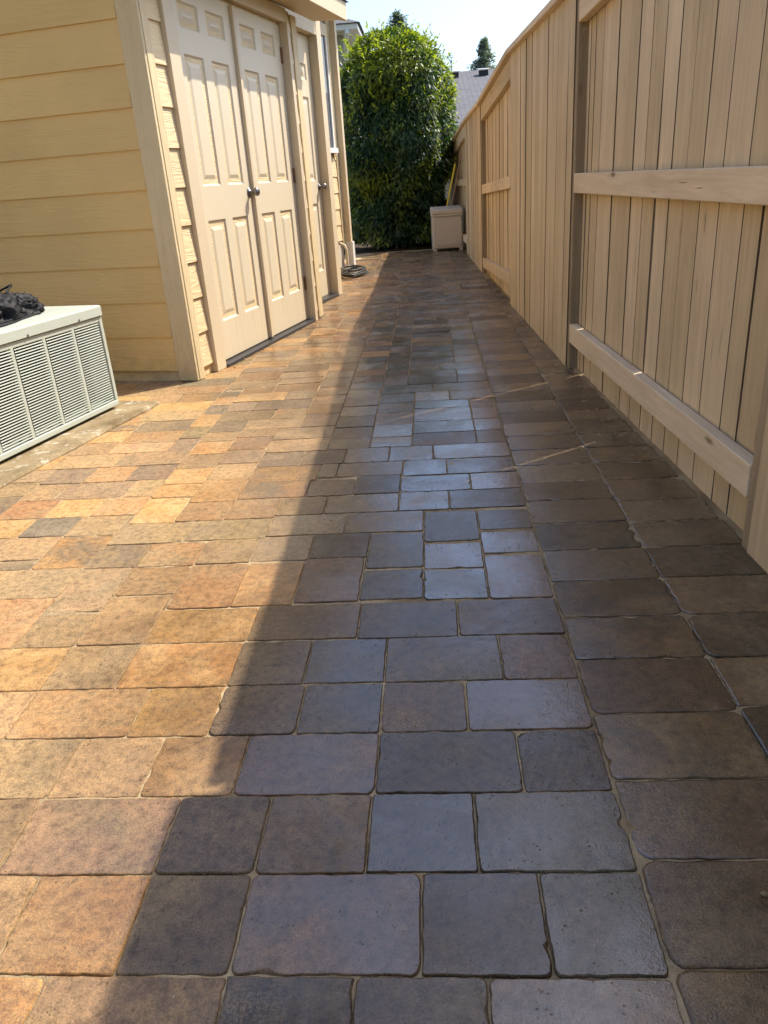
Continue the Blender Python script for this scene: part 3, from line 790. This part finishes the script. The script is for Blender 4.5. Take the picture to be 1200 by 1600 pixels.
m.poly(vs, fs, False); m.poly(rings[-1], [tuple(range(nn))]); m.poly(rings[0], [tuple(range(nn))[::-1]])
m.build('top_cover', MT['ac'], ac)
# fan guard rings in the lid
for k in range(6):
    g_ = MB(); rr_ = .07 + k * .045; g_.tube([(-ACW / 2 + rr_ * math.cos(t * math.pi / 16), -ACL / 2 + rr_ * math.sin(t * math.pi / 16), .512) for t in range(33)], .003, 6, False)
    g_.build('guard_ring', MT['coil'], ac)
for sy_ in (-.19, -.55, -.95): 
    sc_ = MB(); sc_.tube([(.0095, sy_, .462), (.0125, sy_, .462)], .0055, 8); sc_.build('screw', MT['metal_grey'], ac)
abox('base_pan', MT['ac'], -ACW, -.0, -ACL, 0, .004, .030)
for fx in (-ACW + .1, -.12):
    for fy in (-ACL + .1, -.14): abox('foot', MT['coil'], fx - .03, fx + .03, fy - .03, fy + .03, -.018, .0035)
for sx in (-ACW, -.03):
    for sy in (-ACL, -.026): abox('corner_post', MT['ac'], sx, sx + .030, sy, sy + .026, .0305, .4515)
abox('top_band', MT['ac'], -.026, -.0005, -ACL + .027, -.027, .4255, .4515); 
PITCHC = .2075; slat_me = None; NS = 32
for c in range(5):
    y1 = -.027 - c * PITCHC; y0 = y1 - PITCHC
    if c < 4: abox('divider', MT['ac'], -.022, -.001, y0 - .011, y0 + .009, .031, .445, .002)
    for k in range(NS):
        z = .036 + (k + .5) * (.389 / NS)
        if slat_me is None:
            sm_ = MB(); h = .389 / NS
            sm_.prism([(-.0012, -h * .21), (.0, -h * .19), (-.0016, h * .17), (-.0026, h * .16)], 1, -PITCHC / 2 + .012, PITCHC / 2 - .010)
            bm = bmesh.new(); tmp = sm_.mesh('slat', MT['ac']); bm.from_mesh(tmp); bmesh.ops.recalc_face_normals(bm, faces=bm.faces); bm.to_mesh(tmp); bm.free(); slat_me = tmp
        o = bpy.data.objects.new('slat', slat_me); o.location = (0, (y0 + y1) / 2, z); link(o, ac)
# end faces: louvre sheets on the two short sides
for ye in (-.004, -ACL + .004):
    for k in range(NS):
        o = None
    abox('end_panel', MT['ac'], -ACW + .031, -.031, ye - .003, ye + .003, .031, .451, 0)

# black cover crumpled on top of the unit
bag = empty('black_cover', (aA[0], aA[1], .536), -HB)
tag(bag, 'crumpled black fabric cover with cords lying on the air conditioner', 'cover')
BLOBS = [(-.42, -.95, .02, .26, .22, .15, 0), (-.38, -.70, .03, .27, .20, .17, 1), (-.30, -.50, .02, .20, .19, .13, 2), (-.50, -.45, .03, .19, .21, .13, 3), (-.26, -.30, .015, .13, .15, .085, 4),
         (-.22, -.78, .01, .12, .20, .075, 5), (-.42, -.26, .01, .16, .12, .07, 6), (-.20, -1.0, .01, .11, .16, .07, 7)]
for (bx_, by_, bz_, ra, rb_, rc2, sd_) in BLOBS:
    bm = bmesh.new(); bmesh.ops.create_icosphere(bm, subdivisions=5, radius=1.0)
    for v in bm.verts:
        c = v.co.copy(); q = c * 1.6 + Vector((sd_ * 7.3, sd_ * 3.1, 0))
        q += Vector(noise.noise_vector(q * 1.4)) * .45
        rdg = (1 - abs(noise.noise(q * 1.5)) * 3.0) * .17 + (1 - abs(noise.noise(q * 3.4)) * 2.6) * .075 + noise.noise(q * 6) * .02
        f_ = .80 + rdg
        v.co = Vector((bx_ + c.x * ra * 1.12 * f_, by_ + c.y * rb_ * f_, max(.001 + .002 * (sd_ % 3), bz_ + max(c.z, -.1) * rc2 * 1.15 * f_)))
    bmesh.ops.recalc_face_normals(bm, faces=bm.faces)
    me = bpy.data.meshes.new('fabric_fold'); bm.to_mesh(me); bm.free(); me.materials.append(MT['cloth'])
    me.polygons.foreach_set('use_smooth', [True] * len(me.polygons))
    link(bpy.data.objects.new('fabric_fold', me), bag)
for k in range(5):
    rc_ = random.Random(40 + k); c0 = (-.40 + rc_.uniform(-.03, .03), -.56 + rc_.uniform(-.04, .04)); ax, ay = .29 + .010 * k, .44 + .010 * k
    pts = [(c0[0] + ax * math.cos(t) * (1 + .05 * math.sin(3 * t + k)), c0[1] + ay * math.sin(t) * (1 + .04 * math.cos(2 * t + k)), .006 + .008 * (k % 2)) for t in [rad(a) for a in range(-70, 121, 8)]]
    c_ = MB(); c_.tube(pts, .006, 6); c_.build('cord', MT['cloth'], bag)
for k in range(3):
    rc_ = random.Random(60 + k); pts = []
    for t in range(12):
        a = t / 11; x = -.50 + .34 * a + .05 * math.sin(a * 5 + k * 2); y = -.30 - .16 * k + .10 * math.sin(a * 4 + k)
        pts.append((x, y, .02 + .11 * math.sin(math.pi * min(1, a)) ** .7))
    c_ = MB(); c_.tube(pts, .005, 6); c_.build('drawstring', MT['cloth'], bag)

# ------------------------------------------------------------------ bin, handles, hose
bin_ = empty('storage_bin', (.275, 11.98, 0), rad(3))
tag(bin_, 'small beige plastic bin with sloping lid at the end of the path', 'bin')
def bbox(name, mat, *a, bevel=.006):
    m = MB(); m.box(*a); return m.build(name, mat, bin_, bevel)
bbox('body', MT['bin'], -.215, .215, -.18, .20, .035, .475, bevel=.012)
bbox('front_panel', MT['bin'], -.165, .200, -.190, -.181, .075, .455)
bbox('rim', MT['bin'], -.222, .222, -.192, .205, .476, .505)
m = MB(); m.prism([(-.20, .506), (.21, .506), (.21, .60), (-.20, .565)], 0, -.225, .222); m.build('lid', MT['bin'], bin_, .01)
for sx in (-.19, .19):
    for sy in (-.15, .17): bbox('foot', MT['bin'], sx - .025, sx + .025, sy - .025, sy + .025, .0, .036)
def pole(name, a, b, r, mat, label):
    A, B = Vector(a), Vector(b); t = MB(); t.tube([Vector((0, 0, 0)), (B - A) * .02, (B - A) * .98, B - A], [r * .8, r, r, r * .7], 10)
    o = t.build(name, mat); o.location = A; tag(o, label, 'handle'); return o
pole('tool_handle', (.150, 12.235, .0), (.435, 12.32, 1.16), .014, MT['yellow'], 'yellow tool handle leaning behind the beige bin')
pole('tool_handle', (.225, 12.25, .0), (.545, 12.36, 1.36), .013, MT['pole'], 'brown wooden tool handle leaning behind the beige bin')

hose = empty('garden_hose', (-.90, 9.42, 0)); tag(hose, 'dark garden hose coiled on the paving beside the house', 'hose')
for k in range(6):
    rc_ = random.Random(80 + k); R1, R2 = .15 + .012 * rc_.random() - .012 * (k % 3), .40 - .04 * rc_.random(); dx, dy = rc_.uniform(-.015, .015), rc_.uniform(-.06, .06); tl = rc_.uniform(-.02, .02)
    pts = [(dx + R1 * math.cos(t), dy + R2 * math.sin(t), .013 + .012 * k + tl * math.cos(t + k)) for t in [2 * math.pi * a / 40 for a in range(41)]]
    c_ = MB(); c_.tube(pts, .0095, 7, False); c_.build('loop', MT['hose'], hose)

# ------------------------------------------------------------------ foliage
def leaf_mesh(m, att, p, nrm, droop, L, W, age, rr):
    d = Vector(droop).normalized(); s = d.cross(nrm)
    s = s.normalized() if s.length > 1e-4 else d.orthogonal().normalized(); up_ = s.cross(d)
    f = .22 * W; o = len(m.v); p = Vector(p)
    m.v += [tuple(p), tuple(p + d * L * .45 + s * W * .5 + up_ * f), tuple(p + d * L), tuple(p + d * L * .45 - s * W * .5 + up_ * f), tuple(p + d * L * .5 - up_ * f * .2)]
    m.f += [(o, o + 1, o + 4), (o + 1, o + 2, o + 4), (o + 2, o + 3, o + 4), (o + 3, o, o + 4)]; m.sm += [True] * 4; att += [age] * 5
def set_leaf(me, att):
    a = me.attributes.new('leaf', 'FLOAT', 'POINT'); a.data.foreach_set('value', att)
shrub = empty('tall_shrub', (-.45, 13.35, 0)); tag(shrub, 'tall dense leafy green shrub closing off the far end of the path', 'shrub')
rl = random.Random(21); sm_ = MB(); att = []
PROF = [(.0, .74), (.25, .80), (.7, .80), (1.2, .84), (1.8, .87), (2.2, .86), (2.5, .80), (2.75, .68), (2.92, .48), (3.05, .10)]
def prof_r(z):
    for (a, ra), (b, rb_) in zip(PROF, PROF[1:]):
        if z <= b: return ra + (rb_ - ra) * (z - a) / (b - a)
    return .05
cand = 0
while cand < 38000:
    z = rl.uniform(.12, 3.02); th_ = rl.uniform(0, 2 * math.pi); R_ = prof_r(z)
    lump = 1 + .34 * noise.noise((math.cos(th_) * 1.9, math.sin(th_) * 1.9, z * 1.7)) + .13 * noise.noise((math.cos(th_) * 4.5, math.sin(th_) * 4.5, z * 4 + 7))
    inner = rl.random()
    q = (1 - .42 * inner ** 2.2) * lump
    if rl.random() > (.30 + R_): continue
    hole = noise.noise((math.cos(th_) * 3.2 + 4, math.sin(th_) * 3.2, z * 3.0))
    if hole < -.30 and inner < .55 and rl.random() < .8: continue
    out = Vector((math.cos(th_), math.sin(th_), .15 + max(0, (z - 2.2)) * 1.2)).normalized()
    p = Vector((R_ * q * math.cos(th_), R_ * 1.02 * q * math.sin(th_), z + .05 * noise.noise((th_ * 3, z * 5, 2))))
    droop = out * .55 + Vector((rl.gauss(0, .38), rl.gauss(0, .38), -.75 + rl.gauss(0, .35) + max(0, z - 2.4) * 1.0))
    tip = max(0, 1 - inner * 2.2)
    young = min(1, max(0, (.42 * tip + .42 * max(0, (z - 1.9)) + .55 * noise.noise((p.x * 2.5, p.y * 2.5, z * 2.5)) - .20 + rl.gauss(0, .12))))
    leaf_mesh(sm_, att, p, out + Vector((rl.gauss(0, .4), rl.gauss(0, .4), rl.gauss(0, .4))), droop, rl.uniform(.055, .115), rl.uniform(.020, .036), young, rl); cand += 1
for k in range(5000):
    z = rl.uniform(.05, 2.75); th_ = rl.uniform(0, 2 * math.pi); R_ = prof_r(z) * rl.uniform(.25, .62)
    leaf_mesh(sm_, att, Vector((R_ * math.cos(th_), R_ * math.sin(th_), z)), Vector((math.cos(th_), math.sin(th_), .2)), Vector((rl.gauss(0, .5), rl.gauss(0, .5), -1)), rl.uniform(.12, .2), rl.uniform(.07, .11), 0.0, rl)
# sprouting shoots break the outline
for k in range(260):
    z = rl.uniform(.9, 3.0); th_ = rl.uniform(0, 2 * math.pi); R_ = prof_r(z) * 1.0
    p = Vector((R_ * math.cos(th_), R_ * math.sin(th_), z)); dr = Vector((math.cos(th_) * .6, math.sin(th_) * .6, rl.uniform(.4, 1.1))).normalized()
    for t in range(7):
        q = p + dr * t * .028; s_ = Vector((rl.gauss(0, 1), rl.gauss(0, 1), rl.gauss(.2, .5))).normalized()
        leaf_mesh(sm_, att, q, Vector((rl.gauss(0, .5), rl.gauss(0, .5), 1)), s_ * .8 + dr * .5, rl.uniform(.05, .09), rl.uniform(.02, .032), min(1, .6 + rl.gauss(0, .2)), rl)
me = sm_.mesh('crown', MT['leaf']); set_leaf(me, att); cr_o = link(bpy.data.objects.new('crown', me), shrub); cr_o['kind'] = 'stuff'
tk = MB()
for k in range(7):
    a = 2 * math.pi * k / 7; tk.tube([(.10 * math.cos(a), .10 * math.sin(a), -.05), (.2 * math.cos(a), .2 * math.sin(a), .7), (.42 * math.cos(a + .3), .42 * math.sin(a + .3), 1.6), (.45 * math.cos(a + .5), .45 * math.sin(a + .5), 2.5)], [.035, .028, .018, .006], 6)
tk.build('trunk', MT['bark'], shrub)

def far_tree(loc, H, spread, label, seed, kind='cone', n=5000, sparse=0.0, crown0=.12):
    t = empty('tree', loc); tag(t, label, 'tree', 'trees beyond the roofs'); r_ = random.Random(seed)
    tr = MB(); tr.tube([(0, 0, -.1), (.03 * H * .1, 0, H * .4), (0, .02, H * .98)], [H * .018, H * .012, H * .002], 7)
    m = MB(); at = []
    nb_ = int(110 if n > 2000 else 40)
    for b in range(nb_):
        z = H * (crown0 + (1 - crown0) * (b + r_.random()) / nb_); tt = (z / H - crown0) / (1 - crown0)
        if kind == 'cone': R_ = spread * (1 - tt) ** .85 * r_.uniform(.6, 1.12) + .06
        else: R_ = spread * math.sin(math.pi * min(.97, tt * .9 + .12)) ** .7 * r_.uniform(.5, 1.15) + .1
        a = r_.uniform(0, 2 * math.pi); e = Vector((R_ * math.cos(a), R_ * math.sin(a), z + R_ * (.25 if kind != 'cone' else -.05)))
        tr.tube([(0, 0, z), tuple(Vector((0, 0, z)).lerp(e, .6) + Vector((0, 0, .05 * R_))), tuple(e)], [H * .004, H * .0025, H * .0008], 4, False)
        for q in range(int(n / nb_ * (1 - sparse))):
            f_ = r_.random() ** .7; p = Vector((0, 0, z)).lerp(e, f_) + Vector((r_.gauss(0, .16), r_.gauss(0, .16), r_.gauss(0, .13))) * (.5 + R_ * .35)
            leaf_mesh(m, at, p, Vector((r_.gauss(0, 1), r_.gauss(0, 1), 1)), Vector((r_.gauss(0, 1), r_.gauss(0, 1), r_.gauss(-.2, .6))), r_.uniform(.10, .20), r_.uniform(.05, .08), r_.random(), r_)
    tr.build('trunk', MT['bark'], t); me = m.mesh('crown', MT['needle']); set_leaf(me, at); c = link(bpy.data.objects.new('crown', me), t); c['kind'] = 'stuff'
    return t
far_tree((4.25, 60, 0), 9.25, 1.9, 'pointed tree standing beyond the grey roof, above its right vent', 5, 'cone', 9000, 0, .58)
far_tree((-1.2, 50, 0), 9.5, 2.6, 'ragged tree top showing above the tall shrub', 9, 'cone', 7000, 0, .6)
far_tree((1.86, 55, 0), 7.85, .7, 'thin sparse tree top beyond the grey roof, above its left vent', 13, 'cone', 900, .5)

# ------------------------------------------------------------------ neighbouring houses
nh = empty('neighbour_house', (3.0, 29, 0)); tag(nh, 'house with a plain grey shingle roof and two vents, behind the fence', 'building')
m = MB(); W_ = 9.0
m.poly([(-3.1, -9, 1.35), (W_, -9, 1.35), (W_, 3.0, 4.46), (-3.1, 3.0, 4.46)], [(0, 1, 2, 3)])
m.poly([(-3.1, 3.0, 4.46), (W_, 3.0, 4.46), (W_, 14, 1.5), (-3.1, 14, 1.5)], [(0, 1, 2, 3)])
rp_ = MB(); slope = math.atan2(3.11, 12.0); SL = math.hypot(12.0, 3.11)
rp_.box(-3.4, W_, 0, SL, -.12, 0)
ro = rp_.build('roof', MT['shingle'], nh); ro.location = (0, -9, 1.35); ro.rotation_euler = (slope, 0, 0)
rp_ = MB(); rp_.box(-3.4, W_, 0, SL, -.12, 0); ro2 = rp_.build('roof', MT['shingle'], nh); ro2.location = (W_ - 3.4, 15.0, 1.35); ro2.rotation_euler = (slope, 0, math.pi)
m = MB(); m.box(-3.0, W_ - .3, -8.5, 14.6, -.1, 1.42); m.build('wall', MT['white'], nh)
m = MB(); m.prism([(-8.4, 1.3), (14.4, 1.3), (3.0, 4.25)], 0, -2.98, W_ - .32); m.build('gable', MT['greywall'], nh)
for vx in (-1.87, -.84):
    zz = 1.35 + (10.9) * math.tan(slope)
    v = MB(); v.box(-.16, .16, -.13, .13, -.05, .14)
    vo = v.build('roof_vent', MT['dark'], nh); vo.location = (vx, 1.9, zz)
    v2 = MB(); v2.prism([(-.20, .145), (.18, .20), (.18, .225), (-.20, .17)], 0, -.20, .20); v2o = v2.build('vent_cap', MT['white'], nh); v2o.location = (vx, 1.9, zz)
# white boxed eave end peeking over the fence
e = MB(); e.prism([(-.16, -.10), (.16, -.10), (.16, .02), (0, .12), (-.16, .02)], 1, -.5, .5); eo = e.build('eave_end', MT['white'], nh); eo.location = (-2.36, -9.1, 1.93)

lh = empty('far_house', (-3.4, 20.5, 0)); tag(lh, 'grey house whose white eave shows between the house and the shrub', 'building')
m = MB(); m.box(-3, 1.75, -1.6, 5, -.1, 3.95); m.build('wall', MT['greywall'], lh)
m = MB(); m.box(-3.4, 2.12, -2.1, 5.4, 3.90, 4.02); m.build('gutter', MT['white'], lh, .02)
m = MB(); m.poly([(-3.45, -2.15, 4.022), (2.17, -2.15, 4.022), (2.17, 5.45, 4.022), (-3.45, 5.45, 4.022), (-.64, 1.2, 5.3), (-.64, 2.2, 5.3)], [(0, 1, 4), (1, 2, 5, 4), (2, 3, 5), (3, 0, 4, 5), (0, 3, 2, 1)]); m.build('roof', MT['shingle'], lh)
m = MB(); m.tube([(1.9, -2.12, 3.88), (1.82, -1.85, 3.7), (1.80, -1.66, 3.55), (1.80, -1.66, .1)], .05, 8); m.build('downspout', MT['white'], lh)

# ------------------------------------------------------------------ loose bits on the paving
def pebble(px, py, r, label, mat='concrete'):
    x, y = G(px, py); m = MB(); rg = []; r_ = random.Random(int(px))
    for z, k in ((0, .75), (.35, 1.0), (.75, .8), (1.0, .35)):
        rg.append([(r * k * math.cos(a) * r_.uniform(.8, 1.2), r * .7 * k * math.sin(a) * r_.uniform(.8, 1.2), z * r * .8) for a in [2 * math.pi * q / 9 for q in range(9)]])
    vs = [v for g in rg for v in g]; fs = [(k * 9 + i, k * 9 + (i + 1) % 9, k * 9 + 9 + (i + 1) % 9, k * 9 + 9 + i) for k in range(3) for i in range(9)]
    m.poly(vs, fs, True); m.poly(rg[-1], [tuple(range(9))]); o = m.build('pebble', MT[mat]); o.location = (x, y, .0015); tag(o, label, 'pebble')
pebble(1194, 1399, .006, 'small pale pebble on the border pavers at the right edge')

# loose jointing sand swept across the nearest stones
gr = random.Random(77); gm2 = MB()
near_p = [p_ for a_, p_ in keep[:150]]
for k in range(5200):
    x0, x1, y0, y1, _ = gr.choice(near_p); d_ = abs(gr.gauss(0, .014))
    sd_ = gr.randrange(4)
    if sd_ == 0: x, y = x0 + d_, gr.uniform(y0, y1)
    elif sd_ == 1: x, y = x1 - d_, gr.uniform(y0, y1)
    elif sd_ == 2: x, y = gr.uniform(x0, x1), y0 + d_
    else: x, y = gr.uniform(x0, x1), y1 - d_
    r = gr.uniform(.0004, .0013); z = .0012
    gm2.poly([(x + r, y, z), (x - r * .5, y + r * .8, z), (x - r * .5, y - r * .8, z), (x, y, z + r * 1.3), (x, y, z - .004)], [(0, 1, 3), (1, 2, 3), (2, 0, 3), (1, 0, 4), (2, 1, 4), (0, 2, 4)])
tag(gm2.build('sand_grains', MT['sand'], patio), kind='stuff')

# dry leaf litter and straw caught along the fence foot and under the shrub
lt = random.Random(91); lm = MB(); latt = []
for k in range(420):
    if k < 170: y = lt.uniform(2.6, 11.5); x = fence_x(y) - abs(lt.gauss(0, .05)) - .015
    elif k < 330: y = 12.0 + abs(lt.gauss(0, .18)); x = lt.uniform(-1.25, .5)
    else:
        al = lt.uniform(.1, 5.8); off = (.03 if al < 2.2 else -.22 if al < 3.5 else -.95) + abs(lt.gauss(0, .05))
        x = HC[0] + off * cb + al * sb_; y = HC[1] - off * sb_ + al * cb
    a = lt.uniform(0, 6.28); L_ = lt.uniform(.008, .028)
    leaf_mesh(lm, latt, Vector((x, y, .004)), Vector((lt.gauss(0, .3), lt.gauss(0, .3), 1)), Vector((math.cos(a), math.sin(a), lt.uniform(-.02, .15))), L_, L_ * lt.uniform(.15, .5), 0, lt)
lo = lm.build('leaf_litter', MT['pole']); tag(lo, 'scattered dry leaf litter along the fence foot and shrub', 'litter', kind='stuff')
